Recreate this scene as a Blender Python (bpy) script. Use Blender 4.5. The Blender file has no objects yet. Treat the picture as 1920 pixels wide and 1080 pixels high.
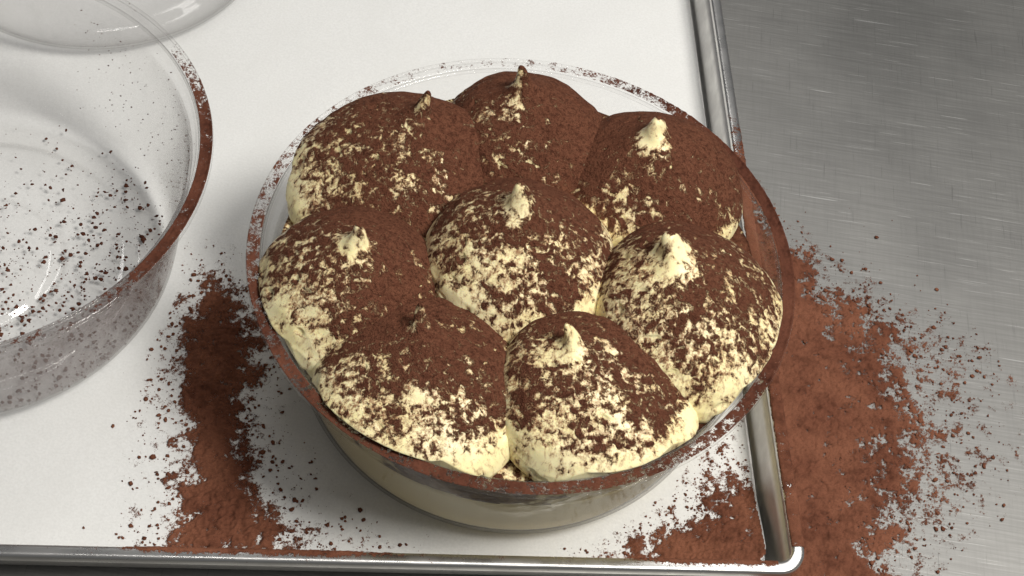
import bpy, math
import numpy as np

# ------------------------------------------------------------------ camera, world, lamps, exposure
scene = bpy.context.scene
col = scene.collection
cam_data = bpy.data.cameras.new("camera")
cam = bpy.data.objects.new("camera", cam_data)
col.objects.link(cam)
cam_data.sensor_width = 36.0
cam_data.lens = 53.845
cam_data.clip_start = 0.01
cam_data.clip_end = 50.0
from mathutils import Matrix, Vector
right = Vector((0.98772116, 0.12428996, 0.09465159))
up = Vector((-0.15622714, 0.78580345, 0.5984196))
back = Vector((0.0, -0.60585885, 0.79557215))
M = Matrix((right, up, back)).transposed().to_4x4()
M.translation = Vector((-0.00261576, -0.38282018, 0.56113561))
cam.matrix_world = M
scene.camera = cam

world = bpy.data.worlds.new("World")
scene.world = world
world.use_nodes = True
bg = world.node_tree.nodes["Background"]
bg.inputs["Color"].default_value = (0.97, 0.98, 1.0, 1)
bg.inputs["Strength"].default_value = 0.125


def area(name, loc, target, sx, sy, power, color=(1, 1, 1)):
    d = bpy.data.lights.new(name, 'AREA')
    d.shape = 'RECTANGLE'
    d.size, d.size_y, d.energy, d.color = sx, sy, power, color
    o = bpy.data.objects.new(name, d)
    col.objects.link(o)
    o.location = loc
    o.rotation_euler = (Vector(target) - Vector(loc)).to_track_quat('-Z', 'Y').to_euler()
    return o


# the kitchen's ceiling lamps: the main one to the right, a tube above the table, a long fitting behind it
area("ceiling_lamp_right", (0.68, -0.26, 1.34), (0.0, 0.0, 0.05), 0.40, 0.40, 23.5, (1.0, 0.972, 0.915))
tube = area("ceiling_tube_above", (0.12, -0.16, 1.60), (0.0, 0.0, 0.0), 0.85, 0.05, 2.6, (1.0, 0.98, 0.95))
tube.rotation_euler = (0.0, 0.0, math.radians(8.5))
area("ceiling_lamp_back", (0.22, 0.52, 1.00), (0.0, 0.14, 0.0), 1.20, 0.16, 3.9, (1.0, 0.98, 0.95))

scene.view_settings.view_transform = 'Standard'
scene.view_settings.look = 'None'
scene.view_settings.exposure = 0.0
scene.view_settings.gamma = 1.0
scene.cycles.max_bounces = 14
scene.cycles.transparent_max_bounces = 40
scene.cycles.transmission_bounces = 10
scene.cycles.glossy_bounces = 6
scene.cycles.caustics_reflective = True
scene.cycles.caustics_refractive = False

# ------------------------------------------------------------------ helpers
rng = np.random.default_rng(7)


def tag(o, label=None, cat=None, group=None, kind=None):
    if label: o["label"] = label
    if cat: o["category"] = cat
    if group: o["group"] = group
    if kind: o["kind"] = kind
    return o


def mesh_obj(name, verts, faces, mat, parent=None, smooth=True):
    me = bpy.data.meshes.new(name)
    verts = np.asarray(verts, dtype=np.float32)
    if isinstance(faces, np.ndarray):
        nf, k = faces.shape
        me.vertices.add(len(verts))
        me.vertices.foreach_set("co", verts.ravel())
        me.loops.add(nf * k)
        me.loops.foreach_set("vertex_index", faces.ravel().astype(np.int32))
        me.polygons.add(nf)
        me.polygons.foreach_set("loop_start", np.arange(0, nf * k, k, dtype=np.int32))
        me.update(calc_edges=True)
    else:
        me.from_pydata([tuple(map(float, v)) for v in verts], [], faces)
        me.update()
    me.validate()
    if smooth:
        me.polygons.foreach_set("use_smooth", np.ones(len(me.polygons), dtype=bool))
    me.materials.append(mat)
    o = bpy.data.objects.new(name, me)
    col.objects.link(o)
    if parent: o.parent = parent
    return o


def empty(name, loc=(0, 0, 0), rz=0.0):
    o = bpy.data.objects.new(name, None)
    col.objects.link(o)
    o.location = loc
    o.rotation_euler = (0, 0, rz)
    o.empty_display_size = 0.02
    return o


def set_attr(o, name, vals):
    a = o.data.attributes.new(name, 'FLOAT', 'POINT')
    a.data.foreach_set("value", np.asarray(vals, dtype=np.float32))


_perm = np.random.default_rng(3).permutation(256)
_perm = np.concatenate([_perm, _perm, _perm]).astype(np.int64)
_g = np.random.default_rng(4).normal(size=(256, 3))
_g /= np.linalg.norm(_g, axis=1, keepdims=True)


def perlin(P, scale, seed=0.0):
    """gradient noise, about -1..1; scale = cells per metre"""
    P = np.asarray(P, float) * scale + np.array([seed * 13.7 + 100.3, seed * 7.1 + 200.9, seed * 3.3 + 300.1])
    i = np.floor(P).astype(np.int64)
    f = P - i
    i &= 255
    w = f * f * f * (f * (f * 6 - 15) + 10)
    out = 0
    for a in (0, 1):
        wx = w[:, 0] if a else 1 - w[:, 0]
        pa = _perm[i[:, 0] + a]
        for b in (0, 1):
            wy = w[:, 1] if b else 1 - w[:, 1]
            pb = _perm[(pa + i[:, 1] + b)]
            for c in (0, 1):
                wz = w[:, 2] if c else 1 - w[:, 2]
                h = _perm[(pb + i[:, 2] + c)]
                g = _g[h]
                out = out + wx * wy * wz * (g[:, 0] * (f[:, 0] - a) + g[:, 1] * (f[:, 1] - b) + g[:, 2] * (f[:, 2] - c))
    return out * 1.7


def sstep(a, b, x):
    t = np.clip((x - a) / (b - a), 0, 1)
    return t * t * (3 - 2 * t)


def spline(pts, n):
    """Catmull-Rom through the points, n samples evenly by length"""
    p = np.asarray(pts, float)
    q = np.vstack([2 * p[0] - p[1], p, 2 * p[-1] - p[-2]])
    out = []
    for k in range(1, len(q) - 2):
        t = np.linspace(0, 1, 24, endpoint=False)[:, None]
        a, b, c, d = q[k - 1], q[k], q[k + 1], q[k + 2]
        out.append(0.5 * (2 * b + (c - a) * t + (2 * a - 5 * b + 4 * c - d) * t ** 2 + (3 * b - a - 3 * c + d) * t ** 3))
    out = np.vstack(out + [p[-1:]])
    s = np.concatenate([[0], np.cumsum(np.linalg.norm(np.diff(out, axis=0), axis=1))])
    u = np.linspace(0, s[-1], n)
    return np.stack([np.interp(u, s, out[:, k]) for k in range(out.shape[1])], 1)


def revolve(profile, n, closed=False):
    """faces of a surface of revolution from (r, z) points"""
    pr = np.asarray(profile, float)
    m = len(pr)
    a = np.linspace(0, 2 * np.pi, n, endpoint=False)
    V = np.stack([pr[:, None, 0] * np.cos(a), pr[:, None, 0] * np.sin(a), np.repeat(pr[:, None, 1], n, 1)], -1).reshape(-1, 3)
    i = np.arange(m if closed else m - 1)[:, None]
    j = np.arange(n)[None, :]
    i2, j2 = (i + 1) % m, (j + 1) % n
    F = np.stack([i * n + j, i * n + j2, i2 * n + j2, i2 * n + j], -1).reshape(-1, 4)
    return V, F


# ------------------------------------------------------------------ materials
def mat(name):
    m = bpy.data.materials.new(name)
    m.use_nodes = True
    nt = m.node_tree
    for n in list(nt.nodes):
        nt.nodes.remove(n)
    out = nt.nodes.new("ShaderNodeOutputMaterial")
    return m, nt, out


class NT:
    """short way of writing node graphs"""

    def __init__(self, nt): self.nt = nt

    def n(self, kind, props=None, **ins):
        nd = self.nt.nodes.new("ShaderNode" + kind)
        for k, v in (props or {}).items(): setattr(nd, k, v)
        for k, v in ins.items():
            key = k.replace("_", " ")
            s = nd.inputs[int(k[1:])] if k[0] == 'i' and k[1:].isdigit() else nd.inputs[key]
            if isinstance(v, bpy.types.NodeSocket): self.nt.links.new(v, s)
            else: s.default_value = v
        return nd

    def math(self, op, a, b=0.0, clamp=False):
        nd = self.n("Math", dict(operation=op, use_clamp=clamp), i0=a, i1=b)
        return nd.outputs[0]

    def mapr(self, v, a, b, c=0.0, d=1.0, smooth=True):
        nd = self.n("MapRange", dict(interpolation_type='SMOOTHSTEP' if smooth else 'LINEAR', clamp=True),
                    Value=v, From_Min=a, From_Max=b, To_Min=c, To_Max=d)
        return nd.outputs[0]

    def mix(self, f, a, b):
        nd = self.nt.nodes.new("ShaderNodeMix")
        nd.data_type = 'RGBA'
        for idx, v in ((0, f), (6, a), (7, b)):
            if isinstance(v, bpy.types.NodeSocket): self.nt.links.new(v, nd.inputs[idx])
            else: nd.inputs[idx].default_value = v
        return nd.outputs[2]

    def noise(self, vec, scale, detail=2.0, rough=0.5, dist=0.0):
        return self.n("TexNoise", None, Vector=vec, Scale=scale, Detail=detail, Roughness=rough, Distortion=dist).outputs[0]

    def mapping(self, vec, scale=(1, 1, 1), rot=(0, 0, 0), loc=(0, 0, 0)):
        return self.n("Mapping", None, Vector=vec, Scale=scale, Rotation=rot, Location=loc).outputs[0]


def link(nt, a, b): nt.links.new(a, b)


COCOA_D = (0.066, 0.023, 0.013, 1)
COCOA_M = (0.135, 0.050, 0.029, 1)
COCOA_L = (0.205, 0.082, 0.047, 1)


def cocoa_material():
    m, nt, out = mat("cocoa_powder")
    g = NT(nt)
    pos = g.n("NewGeometry").outputs["Position"]
    n1 = g.noise(pos, 260, 4, 0.6)
    n2 = g.noise(pos, 2200, 3, 0.6)
    n3 = g.noise(pos, 45, 2, 0.5)
    c = g.mix(g.mapr(n1, 0.30, 0.60), COCOA_D, COCOA_M)
    c = g.mix(g.math('MULTIPLY', g.mapr(n3, 0.3, 0.7), 0.8), c, COCOA_L)
    c = g.mix(g.math('MULTIPLY', g.mapr(n2, 0.45, 0.7), 0.5), c, COCOA_D)
    bmp = g.n("Bump", None, Strength=0.9, Distance=0.0004, Height=g.math('ADD', g.math('MULTIPLY', n1, 1.0), g.math('MULTIPLY', n2, 0.35)))
    p = g.n("BsdfPrincipled", None, Base_Color=c, Roughness=0.95, Normal=bmp.outputs[0])
    p.inputs["Specular IOR Level"].default_value = 0.12
    link(nt, p.outputs[0], out.inputs[0])
    return m


M_COCOA = cocoa_material()


def dust_material():
    """powder lying thin: 'dens' says how much lies there; single grains let the surface below show"""
    m = M_COCOA.copy()
    m.name = "cocoa_dust"
    nt = m.node_tree
    g = NT(nt)
    out = next(n for n in nt.nodes if n.type == 'OUTPUT_MATERIAL')
    p = next(n for n in nt.nodes if n.type == 'BSDF_PRINCIPLED')
    pos = g.n("NewGeometry").outputs["Position"]
    v = g.n("Attribute", dict(attribute_name="dens")).outputs["Fac"]
    f1 = g.noise(pos, 950, 4.0, 0.7)
    f2 = g.noise(pos, 2600, 2.0, 0.6)
    grains = g.math('ADD', v, g.math('ADD', g.math('MULTIPLY', g.math('SUBTRACT', f1, 0.5), 2.6), g.math('MULTIPLY', g.math('SUBTRACT', f2, 0.5), 1.6)))
    a = g.mapr(grains, -0.12, 0.22)
    tr = g.n("BsdfTransparent")
    mx = g.n("MixShader", None, i0=a, i1=tr.outputs[0], i2=p.outputs[0])
    link(nt, mx.outputs[0], out.inputs[0])
    return m


M_DUST = dust_material()
M_DUST_DARK = M_DUST.copy()          # the same powder in darker browns, for bowl rims and specks
M_DUST_DARK.name = "cocoa_dust_dark"
for n_ in M_DUST_DARK.node_tree.nodes:
    if n_.type == 'MIX':
        for q_ in (6, 7):
            c_ = n_.inputs[q_].default_value
            n_.inputs[q_].default_value = (c_[0] * 0.62, c_[1] * 0.58, c_[2] * 0.60, 1)


def cream_material(name, base, dusted=True):
    """cream dusted with cocoa; 'cover' on the mesh is how much powder landed there"""
    m, nt, out = mat(name)
    g = NT(nt)
    tc = g.n("TexCoord").outputs["Object"]
    info = g.n("ObjectInfo").outputs["Random"]
    off = g.n("CombineXYZ", None, X=g.math('MULTIPLY', info, 3.1), Y=g.math('MULTIPLY', info, 7.7), Z=info).outputs[0]
    vec = g.n("VectorMath", dict(operation='ADD'), i0=tc, i1=off).outputs[0]
    vs = g.mapping(vec, (1, 1, 0.42))
    cover = g.n("Attribute", dict(attribute_name="cover")).outputs["Fac"]
    cl = g.noise(vs, 390, 3.0, 0.55, 0.5)          # clumps 2-3 mm
    md = g.noise(vs, 105, 2.5, 0.55, 0.3)            # broad patches
    fn = g.noise(vs, 1500, 3.0, 0.7)               # grains
    base_n = g.math('ADD', g.math('MULTIPLY', cl, 0.64), g.math('ADD', g.math('MULTIPLY', md, 0.36), g.math('MULTIPLY', fn, 0.22)))
    # base_n centres near 0.57
    thr = g.math('SUBTRACT', 0.745, g.math('MULTIPLY', cover, 0.235))
    clump = g.mapr(g.math('SUBTRACT', base_n, thr), -0.055, 0.050)
    # thin veil of powder around the clumps
    fv = g.noise(vs, 800, 4.0, 0.7)
    veil = g.mapr(g.math('ADD', fv, g.math('SUBTRACT', base_n, thr)), 0.30, 0.60)
    veil = g.math('MULTIPLY', veil, g.mapr(cover, 0.04, 0.32, 0.0, 1.0))
    veil = g.math('MULTIPLY', veil, g.mapr(g.noise(vs, 90, 2, 0.5), 0.35, 0.62, 0.45, 1.0))
    # where much has fallen even the open flecks carry a breath of powder
    veil = g.math('MAXIMUM', veil, g.math('MULTIPLY', g.mapr(cover, 0.45, 1.1, 0.0, 0.80), g.mapr(fv, 0.30, 0.62, 0.25, 1.0)))
    # single grains
    grain = g.mapr(g.noise(vec, 1900, 1.0, 0.5), 0.66, 0.72)
    grain = g.math('MULTIPLY', grain, g.mapr(cover, 0.0, 0.3, 0.25, 1.0))
    creamc = g.mix(g.mapr(g.noise(vec, 60, 3, 0.5), 0.35, 0.65), base, (base[0] * 0.97, base[1] * 0.955, base[2] * 0.86, 1))
    cc = g.mix(g.mapr(cl, 0.42, 0.72), COCOA_L, COCOA_M)
    pit = g.mapr(g.noise(vec, 620, 4.0, 0.7), 0.50, 0.70)
    cc = g.mix(g.math('MULTIPLY', g.mapr(fn, 0.48, 0.66), 0.7), cc, COCOA_D)
    cc = g.mix(g.math('MULTIPLY', pit, 0.55), cc, COCOA_D)
    cc = g.mix(0.22, cc, (0.040, 0.014, 0.008, 1))
    c = g.mix(g.math('MULTIPLY', veil, 0.90), creamc, (0.29, 0.13, 0.06, 1))
    halo = g.mapr(g.math('SUBTRACT', base_n, thr), -0.17, 0.0, 0.0, 0.78)
    halo = g.math('MULTIPLY', halo, g.mapr(fv, 0.28, 0.62, 0.45, 1.0))
    c = g.mix(halo, c, (0.36, 0.175, 0.080, 1))
    c = g.mix(g.math('MULTIPLY', grain, 0.8), c, COCOA_M)
    c = g.mix(clump, c, cc)
    hgt = g.math('ADD', g.math('MULTIPLY', clump, g.math('ADD', 0.5, g.math('SUBTRACT', g.math('MULTIPLY', fn, 1.3), g.math('MULTIPLY', pit, 0.5)))), g.math('MULTIPLY', veil, 0.12))
    b1 = g.n("Bump", None, Strength=1.0, Distance=0.0009, Height=hgt)
    b2 = g.n("Bump", None, Strength=0.12, Distance=0.002, Height=g.noise(vec, 210, 3, 0.5), Normal=b1.outputs[0])
    rough = g.mix(clump, (0.42, 0.42, 0.42, 1), (0.95, 0.95, 0.95, 1))
    spec = g.mapr(clump, 0, 1, 0.42, 0.08, False)
    p = g.n("BsdfPrincipled", None, Base_Color=c, Roughness=rough, Normal=b2.outputs[0])
    link(nt, spec, p.inputs["Specular IOR Level"])
    sss = g.mapr(clump, 0, 1, 0.22, 0.0, False)
    link(nt, sss, p.inputs["Subsurface Weight"])
    p.inputs["Subsurface Radius"].default_value = (1.0, 0.75, 0.4)
    p.inputs["Subsurface Scale"].default_value = 0.0022
    link(nt, p.outputs[0], out.inputs[0])
    return m


M_CREAM = cream_material("mascarpone_cream", (0.95, 0.850, 0.515, 1))


def layer_material():
    m, nt, out = mat("cream_layer")
    g = NT(nt)
    tc = g.n("NewGeometry").outputs["Position"]
    n1 = g.noise(tc, 35, 3, 0.5)
    n2 = g.noise(g.mapping(tc, (1, 1, 3)), 120, 3, 0.6)
    c = g.mix(g.mapr(n1, 0.35, 0.65), (0.93, 0.82, 0.50, 1), (0.87, 0.74, 0.42, 1))
    c = g.mix(g.math('MULTIPLY', g.mapr(n2, 0.62, 0.72), 0.4), c, (0.62, 0.50, 0.28, 1))
    p = g.n("BsdfPrincipled", None, Base_Color=c, Roughness=0.55)
    link(nt, p.outputs[0], out.inputs[0])
    return m


def sponge_material():
    m, nt, out = mat("soaked_sponge")
    g = NT(nt)
    tc = g.n("NewGeometry").outputs["Position"]
    n1 = g.noise(tc, 70, 4, 0.6)
    n2 = g.noise(tc, 420, 3, 0.6)
    c = g.mix(g.mapr(n1, 0.4, 0.66), (0.085, 0.045, 0.025, 1), (0.24, 0.16, 0.085, 1))
    c = g.mix(g.math('MULTIPLY', g.mapr(n2, 0.5, 0.7), 0.6), c, (0.055, 0.028, 0.016, 1))
    b = g.n("Bump", None, Strength=0.6, Distance=0.001, Height=n2)
    # cream squeezed between sponge and bowl hides the sponge in places
    sm = g.n("Attribute", dict(attribute_name="cover")).outputs["Fac"]
    sm = g.mapr(g.math('ADD', sm, g.math('MULTIPLY', g.math('SUBTRACT', g.noise(tc, 90, 4, 0.6), 0.5), 1.6)), 0.35, 0.65)
    c = g.mix(sm, (0.80, 0.69, 0.38, 1), c)
    p = g.n("BsdfPrincipled", None, Base_Color=c, Roughness=0.7, Normal=b.outputs[0])
    link(nt, p.outputs[0], out.inputs[0])
    return m


M_LAYER, M_SPONGE = layer_material(), sponge_material()


def plastic_material(name, dust=0.0, scuff=0.5, gloss=1.0):
    """thin clear plastic: passes light straight on, mirrors more and dims more at a grazing angle"""
    m, nt, out = mat(name)
    g = NT(nt)
    facing = g.n("LayerWeight", None, Blend=0.5).outputs["Facing"]
    f5 = g.math('POWER', facing, 5.0)
    fres = g.math('MULTIPLY', gloss, g.math('ADD', 0.022, g.math('MULTIPLY', f5, 0.80)))
    f3 = g.math('POWER', facing, 3.5)
    tint = g.mix(f3, (0.993, 0.992, 0.992, 1), (0.60, 0.59, 0.58, 1))
    tr = g.n("BsdfTransparent", None, Color=tint)
    tc = g.n("NewGeometry").outputs["Position"]
    bump = g.n("Bump", None, Strength=0.10, Distance=0.002, Height=g.noise(tc, 90, 2, 0.5))
    gl = g.n("BsdfGlossy", None, Color=(0.95, 0.95, 0.95, 1), Roughness=0.06, Normal=bump.outputs[0])
    mx = g.n("MixShader", None, i0=fres, i1=tr.outputs[0], i2=gl.outputs[0])
    last = mx.outputs[0]
    # scuffs: a faint whitish bloom
    sc = g.mapr(g.noise(g.mapping(tc, (1, 1, 0.4)), 160, 4, 0.65), 0.48, 0.75, 0.006, 0.006 + 0.045 * scuff)
    df = g.n("BsdfDiffuse", None, Color=(0.75, 0.75, 0.76, 1))
    mx2 = g.n("MixShader", None, i0=sc, i1=last, i2=df.outputs[0])
    last = mx2.outputs[0]
    if dust > 0:
        at = g.n("Attribute", dict(attribute_name="film")).outputs["Fac"]
        fl = g.noise(tc, 70, 3, 0.5)
        fac = g.math('MULTIPLY', at, g.mapr(fl, 0.25, 0.75, 0.65, 1.0))
        spots = g.mapr(g.math('ADD', g.noise(tc, 240, 2, 0.5), g.math('MULTIPLY', at, 0.10)), 0.63, 0.70)
        fac2 = g.math('MULTIPLY', g.math('MULTIPLY', spots, at), 0.10)
        d2 = g.n("BsdfDiffuse", None, Color=(0.36, 0.29, 0.28, 1))
        d3 = g.n("BsdfDiffuse", None, Color=(0.17, 0.085, 0.065, 1))
        mx3 = g.n("MixShader", None, i0=g.math('MULTIPLY', fac, dust), i1=last, i2=d2.outputs[0])
        mx4 = g.n("MixShader", None, i0=fac2, i1=mx3.outputs[0], i2=d3.outputs[0])
        last = mx4.outputs[0]
    link(nt, last, out.inputs[0])
    return m


M_CLEAR = plastic_material("clear_plastic", scuff=0.2)
M_FILLED = plastic_material("clear_plastic_wet_inside", scuff=0.1, gloss=0.42)      # cream wets the inner face: half the reflections
M_DUSTY = plastic_material("dusty_clear_plastic", dust=0.40)


def steel_table_material():
    m, nt, out = mat("scratched_steel")
    g = NT(nt)
    tc = g.n("NewGeometry").outputs["Position"]
    r0 = math.radians(-9)
    v1 = g.mapping(tc, (26, 900, 1), (0, 0, r0))       # brushed along x
    v2 = g.mapping(tc, (700, 30, 1), (0, 0, math.radians(4)))
    v3 = g.mapping(tc, (16, 500, 1), (0, 0, math.radians(14)))
    v4 = g.mapping(tc, (420, 22, 1), (0, 0, math.radians(-17)))
    b1 = g.noise(v1, 1, 4, 0.6)
    b2 = g.noise(v2, 1, 4, 0.6)
    b3 = g.noise(v3, 1, 2, 0.5)
    b4 = g.noise(v4, 1, 2, 0.5)
    big = g.noise(tc, 14, 3, 0.5)
    s1 = g.mapr(b1, 0.66, 0.76)
    s3 = g.mapr(b3, 0.70, 0.76)
    s4 = g.mapr(b4, 0.69, 0.75)
    s2 = g.mapr(b2, 0.64, 0.74)
    s5 = g.mapr(g.noise(g.mapping(tc, (34, 2300, 1), (0, 0, math.radians(-5))), 1, 1, 0.5), 0.70, 0.74)
    s6 = g.mapr(g.noise(g.mapping(tc, (1500, 40, 1), (0, 0, math.radians(24))), 1, 1, 0.5), 0.71, 0.75)
    s1 = g.math('ADD', s1, s5, True)
    s4 = g.math('ADD', s4, s6, True)
    ht = g.math('ADD', g.math('MULTIPLY', b1, 0.5), g.math('MULTIPLY', b2, 0.5))
    ht = g.math('SUBTRACT', ht, g.math('MULTIPLY', g.math('ADD', s3, s4), 0.5))
    bump = g.n("Bump", None, Strength=0.12, Distance=0.0003, Height=ht)
    c = g.mix(g.mapr(b1, 0.3, 0.7), (0.262, 0.257, 0.246, 1), (0.318, 0.313, 0.299, 1))
    c = g.mix(g.math('MULTIPLY', g.mapr(b2, 0.35, 0.7), 0.18), c, (0.22, 0.217, 0.21, 1))
    c = g.mix(g.math('MULTIPLY', g.math('ADD', s1, s3, True), 0.55), c, (0.62, 0.615, 0.60, 1))
    c = g.mix(g.math('MULTIPLY', g.math('ADD', s4, s2, True), 0.40), c, (0.15, 0.147, 0.143, 1))
    rough = g.math('ADD', g.mapr(big, 0.3, 0.7, 0.46, 0.54), g.math('MULTIPLY', s1, 0.12))
    p = g.n("BsdfPrincipled", None, Base_Color=c, Metallic=1.0, Roughness=rough, Normal=bump.outputs[0])
    link(nt, p.outputs[0], out.inputs[0])
    return m


def pan_material():
    m, nt, out = mat("pan_aluminium")
    g = NT(nt)
    tc = g.n("TexCoord").outputs["Object"]
    n1 = g.noise(tc, 60, 4, 0.6)
    n2 = g.noise(g.mapping(tc, (1, 1, 6)), 900, 3, 0.6)
    c = g.mix(g.mapr(n1, 0.35, 0.7), (0.72, 0.71, 0.69, 1), (0.60, 0.59, 0.575, 1))
    bump = g.n("Bump", None, Strength=0.08, Distance=0.0005, Height=g.math('ADD', n1, g.math('MULTIPLY', n2, 0.3)))
    p = g.n("BsdfPrincipled", None, Base_Color=c, Metallic=1.0, Roughness=g.mapr(n1, 0.3, 0.7, 0.40, 0.52), Normal=bump.outputs[0])
    link(nt, p.outputs[0], out.inputs[0])
    return m


M_BEAD = None


def paper_material():
    m, nt, out = mat("baking_parchment")
    g = NT(nt)
    tc = g.n("NewGeometry").outputs["Position"]
    n1 = g.noise(tc, 900, 4, 0.65)
    n2 = g.noise(tc, 22, 3, 0.5)
    n3 = g.noise(tc, 260, 3, 0.6)
    c = g.mix(g.mapr(n1, 0.3, 0.7), (0.63, 0.63, 0.618, 1), (0.69, 0.69, 0.68, 1))
    c = g.mix(g.math('MULTIPLY', g.mapr(n2, 0.4, 0.7), 0.35), c, (0.62, 0.617, 0.60, 1))
    bump = g.n("Bump", None, Strength=0.25, Distance=0.0006, Height=g.math('ADD', n3, g.math('MULTIPLY', n1, 0.4)))
    p = g.n("BsdfPrincipled", None, Base_Color=c, Roughness=0.62, Normal=bump.outputs[0])
    p.inputs["Specular IOR Level"].default_value = 0.3
    link(nt, p.outputs[0], out.inputs[0])
    return m


M_STEEL, M_PAN, M_PAPER = steel_table_material(), pan_material(), paper_material()
M_BEAD = M_PAN.copy()
M_BEAD.name = "polished_rim"
for n_ in M_BEAD.node_tree.nodes:
    if n_.type == 'MAP_RANGE' and abs(n_.inputs["To Min"].default_value - 0.40) < 1e-4:
        n_.inputs["To Min"].default_value, n_.inputs["To Max"].default_value = 0.24, 0.34

# ------------------------------------------------------------------ setting: the steel worktop
V = np.array([(-1.5, -1.2, 0), (1.5, -1.2, 0), (1.5, 1.8, 0), (-1.5, 1.8, 0),
              (-1.5, -1.2, -0.04), (1.5, -1.2, -0.04), (1.5, 1.8, -0.04), (-1.5, 1.8, -0.04)])
F = [(0, 1, 2, 3), (4, 7, 6, 5), (0, 4, 5, 1), (1, 5, 6, 2), (2, 6, 7, 3), (3, 7, 4, 0)]
tag(mesh_obj("steel_worktop", V, F, M_STEEL, smooth=False), kind="structure")

# ------------------------------------------------------------------ the sheet pan (front right corner in view)
YAW = math.radians(8.5)
CY, SY = math.cos(YAW), math.sin(YAW)


def pan_to_world(x, y): return x * CY - y * SY, x * SY + y * CY


pan = empty("sheet_pan", (0, 0, 0), YAW)
tag(pan, "shallow aluminium sheet pan with rolled rim, lined with white parchment", "baking pan")
XR, YF = 0.1128, -0.1068          # centre line of the rolled rim: right side, front side
XL, YB = -0.55, 0.42
RIM_Z = 0.0225


def rounded_loop(x0, x1, y0, y1, r, seg=10, along=24):
    pts = []
    for cx, cy, a0 in ((x1 - r, y1 - r, 0), (x0 + r, y1 - r, 90), (x0 + r, y0 + r, 180), (x1 - r, y0 + r, 270)):
        for k in range(seg + 1):
            a = math.radians(a0 + 90 * k / seg)
            pts.append((cx + r * math.cos(a), cy + r * math.sin(a)))
    return np.array(pts)


def sweep_pan(offsets, zs, base_r=0.0085):
    """stack rounded rectangles: offset outward from the rim line, height"""
    rings = []
    for o, z in zip(offsets, zs):
        L = rounded_loop(XL - o, XR + o, YF - o, YB + o, max(base_r + o, 0.0015))
        rings.append(np.column_stack([L, np.full(len(L), z)]))
    n = len(rings[0])
    V = np.vstack(rings)
    m = len(rings)
    i = np.arange(m - 1)[:, None]
    j = np.arange(n)[None, :]
    j2 = (j + 1) % n
    Fq = np.stack([i * n + j, i * n + j2, (i + 1) * n + j2, (i + 1) * n + j], -1).reshape(-1, 4)
    return V, Fq


# wall: inner face up, outer face down
off = [-0.0072, -0.0066, -0.0058, -0.0040, -0.0030, -0.0018, -0.0028, -0.0046, -0.0062]
zz = [0.0012, 0.0017, 0.0030, 0.0140, RIM_Z - 0.001, RIM_Z - 0.001, 0.0135, 0.0030, 0.0004]
Vw, Fw = sweep_pan(off, zz)
mesh_obj("wall", Vw, Fw, M_PAN, pan)
t = np.linspace(0, 2 * np.pi, 17)
BX = lambda a: 0.0028 * np.sign(np.cos(a)) * np.abs(np.cos(a)) ** 0.62          # rolled edge, flattened on top
BZ = lambda a: 0.0026 * np.sign(np.sin(a)) * np.abs(np.sin(a)) ** 0.62
t = np.linspace(0, 2 * np.pi, 41)
Vr, Fr = sweep_pan(list(BX(t)), list(RIM_Z + BZ(t)))
mesh_obj("rolled_rim", Vr, Fr, M_BEAD, pan)
L = rounded_loop(XL + 0.0070, XR - 0.0070, YF + 0.0070, YB - 0.0070, 0.004)
nL = len(L)
Vf = np.vstack([np.column_stack([L, np.full(nL, 0.0012)]), np.column_stack([L, np.full(nL, 0.0003)])])
Ff = [tuple(range(nL)), tuple(range(2 * nL - 1, nL - 1, -1))] + [(k, nL + k, nL + (k + 1) % nL, (k + 1) % nL) for k in range(nL)]
mesh_obj("pan_floor", Vf, Ff, M_PAN, pan, smooth=False)

# ------------------------------------------------------------------ parchment lying in the pan
PAPER_Z = 0.0024


def paper_height(x, y):
    """pan coordinates -> height of the sheet: slight waves, edges riding up the wall fillet, a lifted corner"""
    P = np.column_stack([x, y, np.zeros_like(x)])
    w = 0.00035 * perlin(P, 14, 1) + 0.00022 * perlin(P, 37, 2)
    dr, df = (XR - 0.0075) - x, y - (YF + 0.0075)
    near = np.hypot(x, y) < 0
    lift = 0.0065 * sstep(0.045, 0.0, np.hypot(np.maximum(dr, 0), np.maximum(df, 0) * 1.0))
    edge = 0.0008 * sstep(0.006, 0.0, dr) + 0.0008 * sstep(0.006, 0.0, df)
    flat = np.minimum(np.hypot(x * 1.0, y), 9)
    return PAPER_Z + np.maximum(w, -0.0004) + lift + edge


nx, ny = 220, 180
xs = np.linspace(XL + 0.009, XR - 0.0082, nx)
ys = np.linspace(YF + 0.0086, YB - 0.009, ny)
X, Y = np.meshgrid(xs, ys)
X, Y = X.ravel().copy(), Y.ravel().copy()
# the sheet's right edge is not quite straight; its corner is cut a little
dc = (XR - X) + (Y - YF)
pull = np.maximum(0, 0.024 - dc)
X -= pull * 0.35
Y += pull * 0.35
X += 0.0008 * perlin(np.column_stack([Y * 0, Y, Y * 0]), 30, 5) * sstep(XR - 0.03, XR - 0.008, X)
Zp = paper_height(X, Y)
wx, wy = pan_to_world(X, Y)
Vp = np.column_stack([wx, wy, Zp])
i = np.arange(ny - 1)[:, None]
j = np.arange(nx - 1)[None, :]
Fp = np.stack([i * nx + j, i * nx + j + 1, (i + 1) * nx + j + 1, (i + 1) * nx + j], -1).reshape(-1, 4)
paper = mesh_obj("parchment_paper", Vp, Fp, M_PAPER)
md = paper.modifiers.new("thickness", 'SOLIDIFY')
md.thickness, md.offset = 0.00012, -1
tag(paper, "white parchment sheet lining the pan under the three bowls", "parchment")

# ------------------------------------------------------------------ clear plastic bowls
RIM = 0.110
RIM_TOP = 0.0822
BASE = 0.0031
MAIN, LEFT, BACK = (0.0, 0.0), (-0.24123, 0.00878), (-0.2460, 0.2280)

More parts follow.
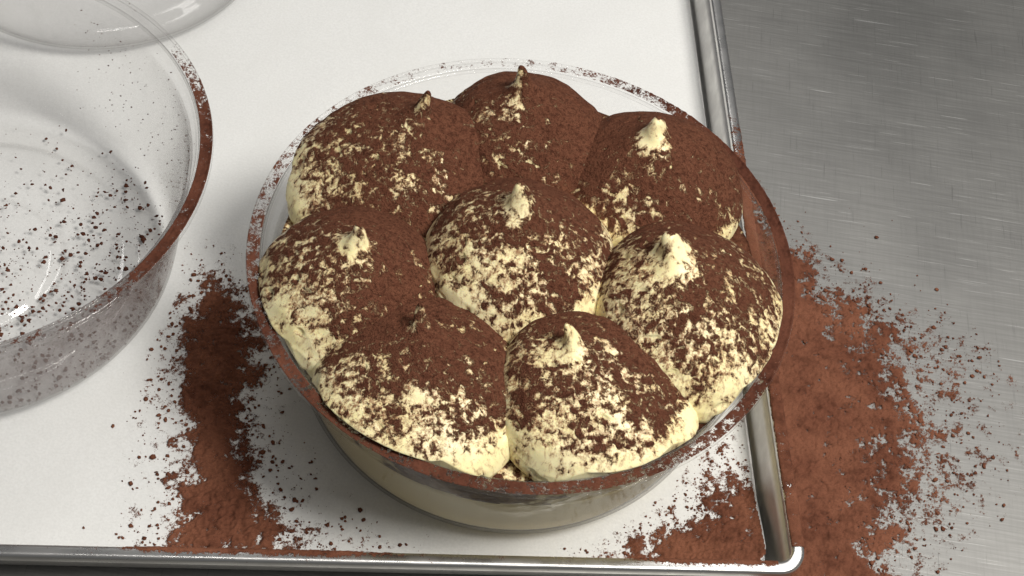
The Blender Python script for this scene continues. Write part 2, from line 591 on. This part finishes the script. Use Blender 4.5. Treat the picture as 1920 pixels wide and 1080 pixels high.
outer = [(0.0, 0.0026), (0.030, 0.0026), (0.0350, 0.0022), (0.0372, 0.0002), (0.0400, 0.0002), (0.0418, 0.0022), (0.0465, 0.0026), (0.0640, 0.0026), (0.0680, 0.0018), (0.0710, 0.0),
         (0.0750, 0.0), (0.0800, 0.0010), (0.0848, 0.0038), (0.0880, 0.0085), (0.0905, 0.0160), (0.0945, 0.0360), (0.0985, 0.0560), (0.1005, 0.0680), (0.1012, 0.0722), (0.1030, 0.0730), (0.1042, 0.0765), (0.1048, 0.0778)]
WALL_T = 0.0011


def wall_radius(z):
    """inner radius of the bowl at a height above its base"""
    o = np.array(outer[9:])
    return np.interp(z, o[:, 1], o[:, 0]) - WALL_T


def make_bowl(name, at, material, label, film=None):
    root = empty(name, (at[0], at[1], BASE))
    tag(root, label, "bowl", "clear round plastic bowls")
    po = spline(outer, 90)
    d = np.gradient(po, axis=0)
    d /= np.linalg.norm(d, axis=1, keepdims=True)
    nrm = np.column_stack([-d[:, 1], d[:, 0]])
    pi_ = po + nrm * WALL_T
    pi_[:, 0] = np.maximum(pi_[:, 0], 0.0)
    prof = np.vstack([po, pi_[::-1]])
    V, F = revolve(prof, 192)
    b = mesh_obj("bowl_wall", V, F, material, root)
    if film is not None:
        set_attr(b, "film", film(V))
    H = RIM_TOP - BASE
    # flat flange with a turned-down lip
    fl = [(0.1036, H - 0.0022), (0.1040, H - 0.0006), (0.1048, H + 0.0), (0.1060, H - 0.0002), (0.1085, H - 0.0002), (0.1094, H + 0.0002), (0.1099, H - 0.0003),
          (0.1100, H - 0.0018), (0.1097, H - 0.0026), (0.1091, H - 0.0024), (0.1089, H - 0.0014), (0.1060, H - 0.0013), (0.1050, H - 0.0018), (0.1047, H - 0.0030), (0.1040, H - 0.0030)]
    p = np.array(fl + fl[:1])
    p = spline(p, 60)[:-1]
    V, F = revolve(p, 256, closed=True)
    r = mesh_obj("rim", V, F, material, root)
    if film is not None:
        set_attr(r, "film", np.zeros(len(V)))
    return root


make_bowl("plastic_bowl", MAIN, M_FILLED, "clear plastic bowl filled with the cocoa dusted dessert")


def left_film(V):
    a = np.arctan2(V[:, 1], V[:, 0])
    d = np.abs((a - math.radians(-62) + np.pi) % (2 * np.pi) - np.pi)
    side = sstep(1.9, 0.5, d)
    z = V[:, 2]
    return side * sstep(0.004, 0.02, z) * (0.6 + 0.4 * sstep(0.02, 0.07, z)) * sstep(0.080, 0.070, z)


make_bowl("plastic_bowl", LEFT, M_DUSTY, "empty clear plastic bowl with cocoa specks inside and a cocoa coated rim", left_film)
make_bowl("plastic_bowl", BACK, M_CLEAR, "clean empty clear plastic bowl at the back, behind the cocoa specked one")

# ------------------------------------------------------------------ tiramisu in the filled bowl
FILL = 0.0700
tir = empty("tiramisu", (0, 0, BASE + WALL_T))
tag(tir, "tiramisu of cream and sponge topped with eight cocoa dusted cream dollops", "dessert")
zt = BASE + WALL_T


def layer(name, z0, z1, m, rough, seed, closed_top=True, cover=None):
    """a slab that fills the bowl between two heights (world)"""
    n = 144
    zs = np.linspace(z0, z1, 9)
    prof = [(0.0, z0), (0.03, z0), (0.06, z0)] + [(wall_radius(max(z - BASE, 0.0012)) - 0.0006, z) for z in zs]
    top = [(r, z1) for r in np.linspace(prof[-1][0] - 0.001, 0.0, 40)]
    V, F = revolve(prof + top, n)
    P = V.copy()
    k = sstep(z0 + 0.3 * (z1 - z0), z1, V[:, 2])
    V[:, 2] += rough * k * (perlin(P, 60, seed) + 0.5 * perlin(P, 150, seed + 1)) - zt
    o = mesh_obj(name, V, F, m, tir)
    if cover is not None:
        set_attr(o, "cover", cover(P))
    return o


layer("cream_layer", BASE + 0.0042, 0.0474, M_LAYER, 0.0012, 11)
layer("sponge_layer", 0.0462, 0.0632, M_SPONGE, 0.0008, 12,
      cover=lambda P: np.exp(-((np.degrees(np.arctan2(P[:, 1], P[:, 0])) + 98) / 26.0) ** 2) * 0.95 + 0.12 * perlin(P, 25, 77))
layer("cream_layer", 0.0620, FILL, M_CREAM, 0.0016, 13,
      cover=lambda P: np.clip(0.42 + 0.22 * perlin(P, 70, 21) + 0.55 * sstep(-0.02, 0.09, P[:, 0] + 0.3 * P[:, 1]), 0, 1.0))

# name: centre x, y, radius, height factor, tip (x, y, z), cocoa offset
DOLLOPS = [
    # cx, cy, radius, tip x, tip y, tip z, extra cocoa, nub width, bare nub, stretch x, stretch y, label
    (0.0000, -0.0062, 0.0392, -0.0050, 0.0000, 0.1236, 0.12, 1.10, 0.40, 1.00, 1.00, "cream dollop in the middle of the ring"),
    (-0.0060, 0.0570, 0.0395, -0.0122, 0.0665, 0.1190, 0.38, 1.05, -0.05, 1.00, 1.00, "cream dollop at the far side, thickly coated in cocoa"),
    (-0.0600, 0.0270, 0.0415, -0.0485, 0.0466, 0.1165, 0.22, 0.70, -0.05, 1.03, 1.00, "broad cream dollop at the far left with a bent dark tip"),
    (-0.0655, -0.0300, 0.0390, -0.0622, -0.0262, 0.1160, 0.18, 0.90, 0.25, 0.98, 1.00, "cream dollop at the left rim with a pale tip"),
    (-0.0300, -0.0700, 0.0405, -0.0345, -0.0525, 0.1090, 0.02, 0.60, 0.00, 1.02, 0.98, "cream dollop at the front left, cream showing towards the rim"),
    (0.0370, -0.0640, 0.0392, 0.0193, -0.0520, 0.1108, -0.05, 0.70, 0.40, 1.00, 0.97, "cream dollop at the front right with dotted cocoa"),
    (0.0715, -0.0170, 0.0398, 0.0535, -0.0110, 0.1210, -0.06, 1.40, 0.55, 0.98, 1.06, "cream dollop at the right rim with the tallest pale tip"),
    (0.0490, 0.0480, 0.0392, 0.0444, 0.0545, 0.1150, 0.34, 1.15, 0.60, 1.00, 0.98, "cream dollop at the far right with a short blunt pale tip"),
]
PROFILE = [(0.0, 0.0527), (0.0010, 0.0524), (0.0019, 0.0512), (0.0028, 0.0490), (0.0041, 0.0460), (0.0061, 0.0431), (0.0094, 0.0404), (0.0140, 0.0379), (0.0196, 0.0348),
           (0.0258, 0.0303), (0.0318, 0.0242), (0.0358, 0.0175), (0.0374, 0.0110), (0.0362, 0.0046), (0.0322, 0.0008), (0.0275, -0.002)]
BASEZ = 0.0655


def make_dollop(k, d):
    cx, cy, R, tx, ty, tz, extra, nubw, bare, ex, ey, label = d
    ns, nph = 190, 260
    TIP, NB = 0.0527, 0.0385                  # profile heights: tip, where the nub begins
    pr = spline(PROFILE, ns)
    k_b = R / 0.0372
    bz = BASEZ + (0.0030 if k == 0 else 0.0)      # the middle one rests on its neighbours' shoulders
    hs = (tz - bz) / TIP
    wn = sstep(0.0340, 0.044, pr[:, 1])
    r = pr[:, 0] * (k_b * (1 - wn) + nubw * wn)
    z = pr[:, 1] * hs
    a = np.linspace(0, 2 * np.pi, nph, endpoint=False)
    x = r[:, None] * np.cos(a) * ex
    y = r[:, None] * np.sin(a) * ey
    zz = np.repeat(z[:, None], nph, 1)
    # lean: the whole top drifts, the nub bends the rest of the way
    dx, dy = tx - cx, ty - cy
    w1 = sstep(0.002, 0.044, zz)[..., None]
    w2 = sstep(0.0380 * hs, TIP * hs, zz)[..., None]
    nub_share = min(0.40, 0.005 / max(math.hypot(dx, dy), 1e-6))
    D = np.array([dx, dy])
    sh = D * (1 - nub_share) * w1 + D * nub_share * w2
    P = np.stack([x + sh[..., 0], y + sh[..., 1], zz], -1).reshape(-1, 3)
    # soft unevenness of piped cream: slumps, folds and small dimples
    Q = P + np.array([cx * 3, cy * 3, k * 0.31])
    lump = 0.0022 * perlin(Q, 24, k) + 0.0006 * perlin(Q, 60, k + 9) + 0.0004 * perlin(Q, 150, k + 19)
    fold = perlin(Q * np.array([1, 1, 2.2]), 75, k + 40)
    lump += 0.0003 * (1 - np.abs(fold)) ** 3 - 0.0009 * sstep(0.52, 0.75, perlin(Q, 190, k + 45))
    rad = P - np.array([dx * 0.4, dy * 0.4, 0.012])
    rad /= np.linalg.norm(rad, axis=1, keepdims=True) + 1e-9
    fade = sstep(0.0470 * hs, 0.034 * hs, P[:, 2])
    P += rad * (lump * (0.2 + 0.8 * fade))[:, None]
    nb = sstep(NB * hs, 0.048 * hs, P[:, 2])
    P[:, 0] += nb * 0.0012 * perlin(Q, 130, k + 30)
    P[:, 1] += nb * 0.0012 * perlin(Q, 130, k + 50)
    W = P + np.array([cx, cy, bz])
    # stay inside the bowl below the rim
    rr = np.hypot(W[:, 0], W[:, 1])
    lim = np.where(W[:, 2] < RIM_TOP + 0.0005, np.minimum(wall_radius(W[:, 2] - BASE), 0.1028) - 0.0007, 0.1028 + 0.5 * np.maximum(0, W[:, 2] - RIM_TOP) ** 0.8)
    f = np.where(rr > lim, lim / rr, 1.0)
    W[:, 0] *= f
    W[:, 1] *= f
    i = np.arange(ns - 1)[:, None]
    j = np.arange(nph)[None, :]
    j2 = (j + 1) % nph
    F = np.stack([i * nph + j, (i + 1) * nph + j, (i + 1) * nph + j2, i * nph + j2], -1).reshape(-1, 4)
    V = W - np.array([cx, cy, bz])
    o = mesh_obj("cream_dollop", V, F, M_CREAM, tir)
    o.location = (cx, cy, bz - zt)
    o["label"] = label
    # powder falls from above, a little from the far right
    nv = np.empty(len(V) * 3, dtype=np.float32)
    o.data.vertices.foreach_get("normal", nv)
    nv = nv.reshape(-1, 3)
    dv = np.array([0.16, 0.42, 0.9])
    dv /= np.linalg.norm(dv)
    c = nv @ dv
    cov = 1.12 * np.clip((c + 0.08 * W[:, 0] / 0.11 + 0.02) / 1.02, 0, 1.1) ** 1.25 + extra * sstep(0.0, 0.6, c)
    cov += 0.22 * perlin(W, 40, 60 + k) - 0.11
    # powder collects where dollops meet
    for q, e in enumerate(DOLLOPS):
        if q == k: continue
        dd = np.sqrt((W[:, 0] - e[0]) ** 2 + (W[:, 1] - e[1]) ** 2 + 0.6 * (W[:, 2] - BASEZ - 0.012) ** 2)
        cov += 0.30 * sstep(0.050, 0.037, dd) * sstep(-0.2, 0.5, c)
    lo, hi, fl = (0.016, 0.030, -0.12) if k == 0 else ((0.012, 0.026, -0.12) if extra < 0.2 else (0.003, 0.014, 0.5))
    cov *= sstep(lo, hi, V[:, 2] + 0.004 * perlin(W, 60, 88 + k)) * (1 - fl) + fl      # little reaches the tucked-under foot
    nubz = sstep(0.0400 * hs, 0.0455 * hs, V[:, 2])
    cov -= bare * nubz * sstep(0.97, 0.7, c)
    if bare < 0.1: cov += 0.42 * nubz
    cov = np.clip(cov, 0, 1.6)
    set_attr(o, "cover", cov)
    return o


for k, d in enumerate(DOLLOPS):
    make_dollop(k, d)

# ------------------------------------------------------------------ loose cocoa
ICO_V = []
phi = (1 + 5 ** 0.5) / 2
for s1 in (-1, 1):
    for s2 in (-1, 1):
        ICO_V += [(0, s1, s2 * phi), (s1, s2 * phi, 0), (s2 * phi, 0, s1)]
ICO_V = np.array(ICO_V) / math.hypot(1, phi)


def ico_faces():
    F = []
    n = len(ICO_V)
    e = 1.06
    for a in range(n):
        for b in range(a + 1, n):
            for c in range(b + 1, n):
                A, B, C = ICO_V[a], ICO_V[b], ICO_V[c]
                if max(np.linalg.norm(A - B), np.linalg.norm(B - C), np.linalg.norm(A - C)) < e:
                    nn = np.cross(B - A, C - A)
                    F.append((a, b, c) if nn @ (A + B + C) > 0 else (a, c, b))
    return np.array(F)


ICO_F = ico_faces()


def crumbs(points, sizes):
    """lumpy grains sitting on the given points"""
    V, F = [], []
    for k, (p, s) in enumerate(zip(points, sizes)):
        j = rng.uniform(0.6, 1.25, size=(12, 1))
        sc = rng.uniform(0.7, 1.35, size=3) * np.array([1, 1, 0.6])
        a = rng.uniform(0, 6.28)
        v = ICO_V * j * sc
        v = np.column_stack([v[:, 0] * math.cos(a) - v[:, 1] * math.sin(a), v[:, 0] * math.sin(a) + v[:, 1] * math.cos(a), v[:, 2]])
        V.append(v * s + np.asarray(p) + np.array([0, 0, s * 0.35]))
        F.append(ICO_F + 12 * k)
    return np.vstack(V), np.vstack(F)


def powder_sheet(x0, x1, y0, y1, step, density, height, tmax, seed, clump=330.0):
    """powder lying on a surface: a mesh only where powder lies, thicker towards the middle of each clump"""
    nx, ny = int((x1 - x0) / step), int((y1 - y0) / step)
    xs, ys = np.linspace(x0, x1, nx), np.linspace(y0, y1, ny)
    X, Y = np.meshgrid(xs, ys)
    X, Y = X.ravel(), Y.ravel()
    P = np.column_stack([X, Y, np.zeros_like(X)])
    d = density(X, Y)
    n = 0.62 * perlin(P, clump, seed) + 0.38 * perlin(P, clump * 2.3, seed + 1) + 0.42 * perlin(P, clump * 0.4, seed + 2) + 0.18 * perlin(P, clump * 5, seed + 3)
    v = d * 1.7 - 0.85 + n * 0.95           # >0 : powder
    v = np.where(d < 0.01, -1, v)
    t = tmax * (1 - np.exp(-np.maximum(v, 0) * 2.2)) * (0.8 + 0.55 * perlin(P, 260, seed + 5) + 0.35 * perlin(P, 620, seed + 8))
    t += 0.00022 * (v > 0) * perlin(P, 1300, seed + 6)
    Z = height(X, Y) + np.maximum(t, 0.0) + 0.00005
    idx = np.arange(nx * ny).reshape(ny, nx)
    q = np.stack([idx[:-1, :-1], idx[:-1, 1:], idx[1:, 1:], idx[1:, :-1]], -1).reshape(-1, 4)
    q = q[(v[q] > -0.55).sum(1) >= 2]
    used, inv = np.unique(q, return_inverse=True)
    return np.column_stack([X, Y, Z])[used], inv.reshape(-1, 4), v[used]


def poly_sd(X, Y, poly):
    """signed distance to a polygon with a ragged outline, positive inside"""
    W_ = np.column_stack([X, Y, 0 * X])
    X, Y = X + 0.0055 * perlin(W_, 55, 70) + 0.003 * perlin(W_, 130, 71), Y + 0.0055 * perlin(W_, 55, 72) + 0.003 * perlin(W_, 130, 73)
    poly = np.asarray(poly, float)
    d = np.full(X.shape, 1e9)
    inside = np.zeros(X.shape, bool)
    for a, b in zip(poly, np.roll(poly, -1, axis=0)):
        e = b - a
        t = np.clip(((X - a[0]) * e[0] + (Y - a[1]) * e[1]) / (e @ e), 0, 1)
        d = np.minimum(d, np.hypot(X - a[0] - t * e[0], Y - a[1] - t * e[1]))
        c = ((a[1] > Y) != (b[1] > Y)) & (X < (b[0] - a[0]) * (Y - a[1]) / (b[1] - a[1] + 1e-12) + a[0])
        inside ^= c
    return np.where(inside, d, -d)


def stuff_obj(name, parts, label, cat, material=None):
    V, F, D_, off = [], [], [], 0
    for part in parts:
        v, f = part[:2]
        D_.append(part[2] if len(part) > 2 else np.full(len(v), 3.0))
        if f.shape[1] == 4:
            f = np.vstack([f[:, [0, 1, 2]], f[:, [0, 2, 3]]])
        V.append(v)
        F.append(f + off)
        off += len(v)
    o = mesh_obj(name, np.vstack(V), np.vstack(F).astype(np.int64), material or M_DUST)
    set_attr(o, "dens", np.concatenate(D_))
    tag(o, label, cat, kind="stuff")
    return o


def scatter(n, x0, x1, y0, y1, density, smin, smax, power=2.2):
    pts = []
    while len(pts) < n:
        X, Y = rng.uniform(x0, x1, 4000), rng.uniform(y0, y1, 4000)
        k = rng.uniform(0, 1, 4000) < density(X, Y)
        pts += list(zip(X[k], Y[k]))
        if k.sum() == 0: break
    pts = np.array(pts[:n])
    s = smin + (smax - smin) * rng.uniform(0, 1, len(pts)) ** power
    return pts, s


def world_to_pan(X, Y): return X * CY + Y * SY, -X * SY + Y * CY


# --- powder on the steel worktop, right of the pan
T_CORE = [(0.118, 0.078), (0.1293, 0.0772), (0.1467, 0.0806), (0.1592, 0.0577), (0.1785, 0.0311), (0.1804, 0.0139), (0.1701, -0.0132), (0.1558, -0.024), (0.1464, -0.0468),
          (0.1373, -0.0687), (0.1296, -0.0850), (0.118, -0.088), (0.10, -0.04), (0.10, 0.0083)]
T_OUT = [(0.10, 0.11), (0.1232, 0.1023), (0.1572, 0.1059), (0.1875, 0.0759), (0.2108, 0.0372), (0.2131, -0.0053), (0.1877, -0.0446), (0.1642, -0.0727), (0.15, -0.105), (0.11, -0.10), (0.10, 0.0194)]


def table_density(X, Y):
    """thick against the pan, thinning out to the right and towards both ends"""
    W_ = np.column_stack([X, Y, 0 * X])
    wob = 0.010 * perlin(W_, 28, 70) + 0.006 * perlin(W_, 75, 71)
    px, py = world_to_pan(X, Y)
    u = px - XR + wob
    w = np.interp(py + 0.6 * wob, [-0.175, -0.150, -0.125, -0.105, -0.085, -0.055, -0.02, 0.01, 0.035, 0.055, 0.075, 0.10, 0.13], [0.01, 0.12, 0.32, 0.52, 0.70, 0.92, 1.08, 1.05, 0.85, 0.58, 0.34, 0.16, 0.02])
    d = np.interp(u / np.maximum(w, 0.02), [-0.02, 0.030, 0.055, 0.075, 0.10, 0.125], [1.0, 0.96, 0.68, 0.40, 0.16, 0.0])
    clear = ((px > XR + 0.0012) | (py < YF - 0.0045)).astype(float)       # not under the rolled rim
    return d * clear * sstep(-0.172, -0.125, py) * sstep(-0.026, 0.006, px - XR + 1.5 * wob)


parts = [powder_sheet(0.070, 0.245, -0.165, 0.135, 0.00036, table_density, lambda X, Y: 0.0002 + 0 * X, 0.0013, 31, 260)]
pts, sz = scatter(1900, 0.10, 0.225, -0.11, 0.12, lambda X, Y: np.clip(table_density(X, Y) * (1.1 - table_density(X, Y)) * 3, 0, 1) * (table_density(X, Y) > 0.02), 0.00014, 0.0011, 3.2)
parts.append(crumbs(np.column_stack([pts, np.full(len(pts), 0.0001)]), sz))
pts, sz = scatter(170, 0.10, 0.235, -0.11, 0.15, lambda X, Y: sstep(-0.035, 0.01, poly_sd(X, Y, T_OUT)) * (world_to_pan(X, Y)[0] > XR + 0.004), 0.0002, 0.0012, 2.4)
parts.append(crumbs(np.column_stack([pts, np.full(len(pts), 0.0001)]), sz))
stuff_obj("cocoa_spill", parts, "reddish brown cocoa powder spilled over the steel worktop beside the pan", "cocoa powder")


# --- powder on the parchment between the two bowls
P_CORE = [(-0.1361, 0.0218), (-0.1172, 0.0134), (-0.1097, -0.0088), (-0.1067, -0.0419), (-0.0986, -0.067), (-0.0804, -0.0988), (-0.0615, -0.1080), (-0.1274, -0.122), (-0.1214, -0.0914),
          (-0.1303, -0.0571), (-0.1406, -0.0262), (-0.1463, -0.0043)]
P_OUT = [(-0.16, 0.0294), (-0.1351, 0.0376), (-0.1018, -0.0014), (-0.0901, -0.0549), (-0.0656, -0.0864), (-0.028, -0.1005), (-0.03, -0.108), (-0.1396, -0.126), (-0.1371, -0.074), (-0.1479, -0.0162)]


def on_paper(X, Y):
    px, py = world_to_pan(X, Y)
    return ((px < XR - 0.0088) & (py > YF + 0.0092)).astype(float)


def paper_z(X, Y):
    px, py = world_to_pan(np.asarray(X), np.asarray(Y))
    return paper_height(px, py) + 0.00006


def pile_density(X, Y):
    a, b = poly_sd(X, Y, P_CORE), poly_sd(X, Y, P_OUT)
    d = 0.70 * sstep(-0.014, 0.015, a - 0.001) + 0.31 * sstep(-0.016, 0.028, b)
    base = np.minimum(np.hypot(X - LEFT[0], Y - LEFT[1]), np.hypot(X, Y))
    return np.clip(d, 0, 1.0) * on_paper(X, Y) * (base > 0.091)


parts = [powder_sheet(-0.175, -0.02, -0.13, 0.05, 0.00036, pile_density, paper_z, 0.0020, 41, 250)]
pts, sz = scatter(1300, -0.175, -0.02, -0.13, 0.05, lambda X, Y: np.clip(pile_density(X, Y) * (1.15 - pile_density(X, Y)) * 3, 0, 1) * (pile_density(X, Y) > 0.02), 0.00014, 0.0011, 3.0)
parts.append(crumbs(np.column_stack([pts, paper_z(pts[:, 0], pts[:, 1])]), sz))
pts, sz = scatter(420, -0.2, 0.02, -0.13, 0.06, lambda X, Y: sstep(-0.035, 0.01, poly_sd(X, Y, P_OUT)) ** 2 * on_paper(X, Y) * (np.minimum(np.hypot(X - LEFT[0], Y - LEFT[1]), np.hypot(X, Y)) > 0.091), 0.00014, 0.0009, 3.0)
parts.append(crumbs(np.column_stack([pts, paper_z(pts[:, 0], pts[:, 1])]), sz))
stuff_obj("cocoa_pile", parts, "dark trail of cocoa powder on the parchment between the two bowls", "cocoa powder")

# --- powder in the pan's corner
C_CORE = [(0.1071, -0.0380), (0.1132, -0.0561), (0.130, -0.0722), (0.1204, -0.10), (0.0516, -0.0995), (0.0616, -0.0875), (0.0783, -0.0748), (0.0953, -0.0593)]
C_OUT = [(0.1035, -0.0044), (0.1103, -0.0358), (0.130, -0.0722), (0.1204, -0.10), (0.03, -0.1037), (0.0536, -0.0717), (0.0788, -0.0468)]


def corner_density(X, Y):
    a, b = poly_sd(X, Y, C_CORE), poly_sd(X, Y, C_OUT)
    d = 0.70 * sstep(-0.018, 0.016, a) + 0.31 * sstep(-0.014, 0.018, b)
    px, py = world_to_pan(X, Y)
    dc = (XR - px) + (py - YF)
    return np.clip(d, 0, 1.0) * on_paper(X, Y) * (np.hypot(X, Y) > 0.091) * (dc > 0.0225)


parts = [powder_sheet(0.02, 0.125, -0.11, 0.01, 0.00036, corner_density, paper_z, 0.0014, 51, 280)]
pts, sz = scatter(900, 0.02, 0.125, -0.11, 0.01, lambda X, Y: np.clip(corner_density(X, Y) * 2, 0, 1), 0.00014, 0.0008, 3.0)
parts.append(crumbs(np.column_stack([pts, paper_z(pts[:, 0], pts[:, 1])]), sz))
stuff_obj("cocoa_drift", parts, "cocoa powder drifted into the near right corner of the lined pan", "cocoa powder")


# --- powder lying along the pan's rolled rim
def rim_powder(along0, along1, side, density, seed, step=0.0004):
    """a strip over the top of the rolled rim; side 'right' runs along y, 'front' along x (pan coordinates)"""
    n = int((along1 - along0) / step)
    m = 26
    S = np.linspace(along0, along1, n)
    T = np.linspace(math.radians(172), math.radians(2), m)
    A, B = np.meshgrid(S, T)
    A, B = A.ravel(), B.ravel()
    P = np.column_stack([A, B * 0.003, A * 0])
    nz = 0.62 * perlin(P, 330, seed) + 0.4 * perlin(P, 800, seed + 1) + 0.3 * perlin(P, 120, seed + 2)
    v = density(A, B) * 1.5 - 0.75 + nz * 0.6
    th = 0.0006 * (1 - np.exp(-np.maximum(v, 0) * 2)) * (0.8 + 0.5 * perlin(P, 700, seed + 4))
    rr = 1.0 + (np.maximum(th, 0) + 0.00005) / 0.003
    o = rr * BX(B)
    z = RIM_Z + rr * BZ(B)
    if side == 'right': px, py = XR + o, A
    else: px, py = A, YF - o
    wx, wy = pan_to_world(px, py)
    idx = np.arange(n * m).reshape(m, n)
    q = np.stack([idx[:-1, :-1], idx[:-1, 1:], idx[1:, 1:], idx[1:, :-1]], -1).reshape(-1, 4)
    q = q[(v[q] > -0.45).sum(1) >= 2]
    used, inv = np.unique(q, return_inverse=True)
    return np.column_stack([wx, wy, z])[used], inv.reshape(-1, 4), v[used]


D = math.degrees
parts = [rim_powder(YF + 0.009, 0.16, 'right', lambda a, b: np.clip(1.0 * sstep(0.125, 0.085, a) + 0.42 * sstep(0.160, 0.120, a), 0, 1.0) * sstep(math.radians(178), math.radians(120), b) * (0.86 + 0.14 * sstep(-0.05, 0.0, a)), 61),
         rim_powder(-0.20, XR - 0.009, 'front', lambda a, b: (0.95 * sstep(-0.165, -0.13, a) * sstep(-0.028, -0.075, a) + 0.88 * sstep(0.035, 0.065, a) + 0.12) * sstep(math.radians(70), math.radians(115), b), 71)]
stuff_obj("cocoa_dust_on_pan_rim", parts, "cocoa powder caked along the rolled rim of the pan", "cocoa powder")


# --- powder on the bowls' flanges
def flange_powder(at, dens_by_angle, seed):
    n, m = 1400, 20
    a = np.linspace(0, 2 * np.pi, n, endpoint=False)
    r = np.linspace(0.1046, 0.1097, m)
    A, R_ = np.meshgrid(a, r)
    A, R_ = A.ravel(), R_.ravel()
    ang = np.array([p[0] for p in dens_by_angle], float)
    den = np.array([p[1] for p in dens_by_angle], float)
    d = np.interp(np.degrees(A) % 360, ang, den)
    P = np.column_stack([R_ * np.cos(A), R_ * np.sin(A), A * 0])
    nz = 0.66 * perlin(P, 340, seed) + 0.4 * perlin(P, 820, seed + 1) + 0.25 * perlin(P, 110, seed + 2)
    v = d * 1.6 - 0.80 + nz * 0.85
    v = np.where(d > 0.99, np.maximum(v, 0.3), v)
    zb = np.interp(R_, [0.1036, 0.1040, 0.1048, 0.1060, 0.1085, 0.1094, 0.1099], [-0.0022, -0.0006, 0, -0.0002, -0.0002, 0.0002, -0.0003]) + RIM_TOP
    th = 0.0007 * (1 - np.exp(-np.maximum(v, 0) * 2)) * (0.8 + 0.5 * perlin(P, 700, seed + 4))
    Z = zb + np.maximum(th, 0) + 0.00006
    idx = np.arange(n * m).reshape(m, n)
    nxt = np.roll(idx, -1, axis=1)
    q = np.stack([idx[:-1], nxt[:-1], nxt[1:], idx[1:]], -1).reshape(-1, 4)
    q = q[(v[q] > -0.45).sum(1) >= 2]
    used, inv = np.unique(q, return_inverse=True)
    return np.column_stack([P[:, 0] + at[0], P[:, 1] + at[1], Z])[used], inv.reshape(-1, 4), v[used]


main_d = [(0, 1.3), (40, 1.3), (54, 0.95), (62, 0.60), (80, 0.50), (88, 0.26), (104, 0.30), (135, 0.33), (150, 0.40), (165, 0.45), (180, 0.50), (190, 0.62), (200, 0.72), (225, 0.72), (250, 0.72), (275, 0.70), (300, 0.66),
          (312, 0.60), (330, 0.70), (345, 1.0), (355, 1.3), (360, 1.3)]
stuff_obj("cocoa_dust_on_bowl_rim", [flange_powder(MAIN, main_d, 81)], "cocoa dusting on the flat rim of the filled bowl", "cocoa powder", M_DUST_DARK)
left_d = [(0, 1.0), (12, 1.0), (20, 0.80), (30, 0.60), (41, 0.42), (46, 0.0), (60, 0.0), (280, 0.0), (298, 0.22), (318, 0.32), (330, 0.55), (338, 0.85), (345, 1.0), (360, 1.0)]
stuff_obj("cocoa_dust_on_bowl_rim", [flange_powder(LEFT, left_d, 91)], "thick cocoa band on the right side of the empty bowl's rim", "cocoa powder", M_DUST_DARK)

# --- specks inside the empty bowl
def floor_z(r):
    o = np.array(outer[:14])
    return np.interp(r, o[:, 0], o[:, 1]) + BASE + WALL_T + 0.0001


def in_bowl(X, Y):
    x, y = X - LEFT[0], Y - LEFT[1]
    return sstep(-0.055, 0.06, x * 0.62 - y * 0.62) * (np.hypot(x, y) < 0.086) * 0.9


pts, sz = scatter(1500, LEFT[0] - 0.09, LEFT[0] + 0.09, LEFT[1] - 0.09, LEFT[1] + 0.09, in_bowl, 0.0002, 0.0012, 2.0)
rr = np.hypot(pts[:, 0] - LEFT[0], pts[:, 1] - LEFT[1])
parts = [crumbs(np.column_stack([pts, floor_z(rr)]), sz)]
pts, sz = scatter(1200, LEFT[0] - 0.09, LEFT[0] + 0.09, LEFT[1] - 0.09, LEFT[1] + 0.09, lambda X, Y: 0.12 + in_bowl(X, Y) * (np.hypot(X - LEFT[0], Y - LEFT[1]) < 0.086), 0.00010, 0.0004, 1.5)
rr = np.hypot(pts[:, 0] - LEFT[0], pts[:, 1] - LEFT[1])
k = rr < 0.086
parts.append(crumbs(np.column_stack([pts[k], floor_z(rr[k])]), sz[k]))
# specks clinging to the far right wall
aa = np.radians(rng.uniform(-10, 75, 260))
hz = rng.uniform(0.012, 0.074, 260)
wr = wall_radius(hz) - 0.0003
parts.append(crumbs(np.column_stack([LEFT[0] + wr * np.cos(aa), LEFT[1] + wr * np.sin(aa), BASE + hz]), rng.uniform(0.00012, 0.00038, 260)))
stuff_obj("cocoa_specks", parts, "cocoa specks scattered over the inside of the empty bowl", "cocoa powder", M_DUST_DARK)
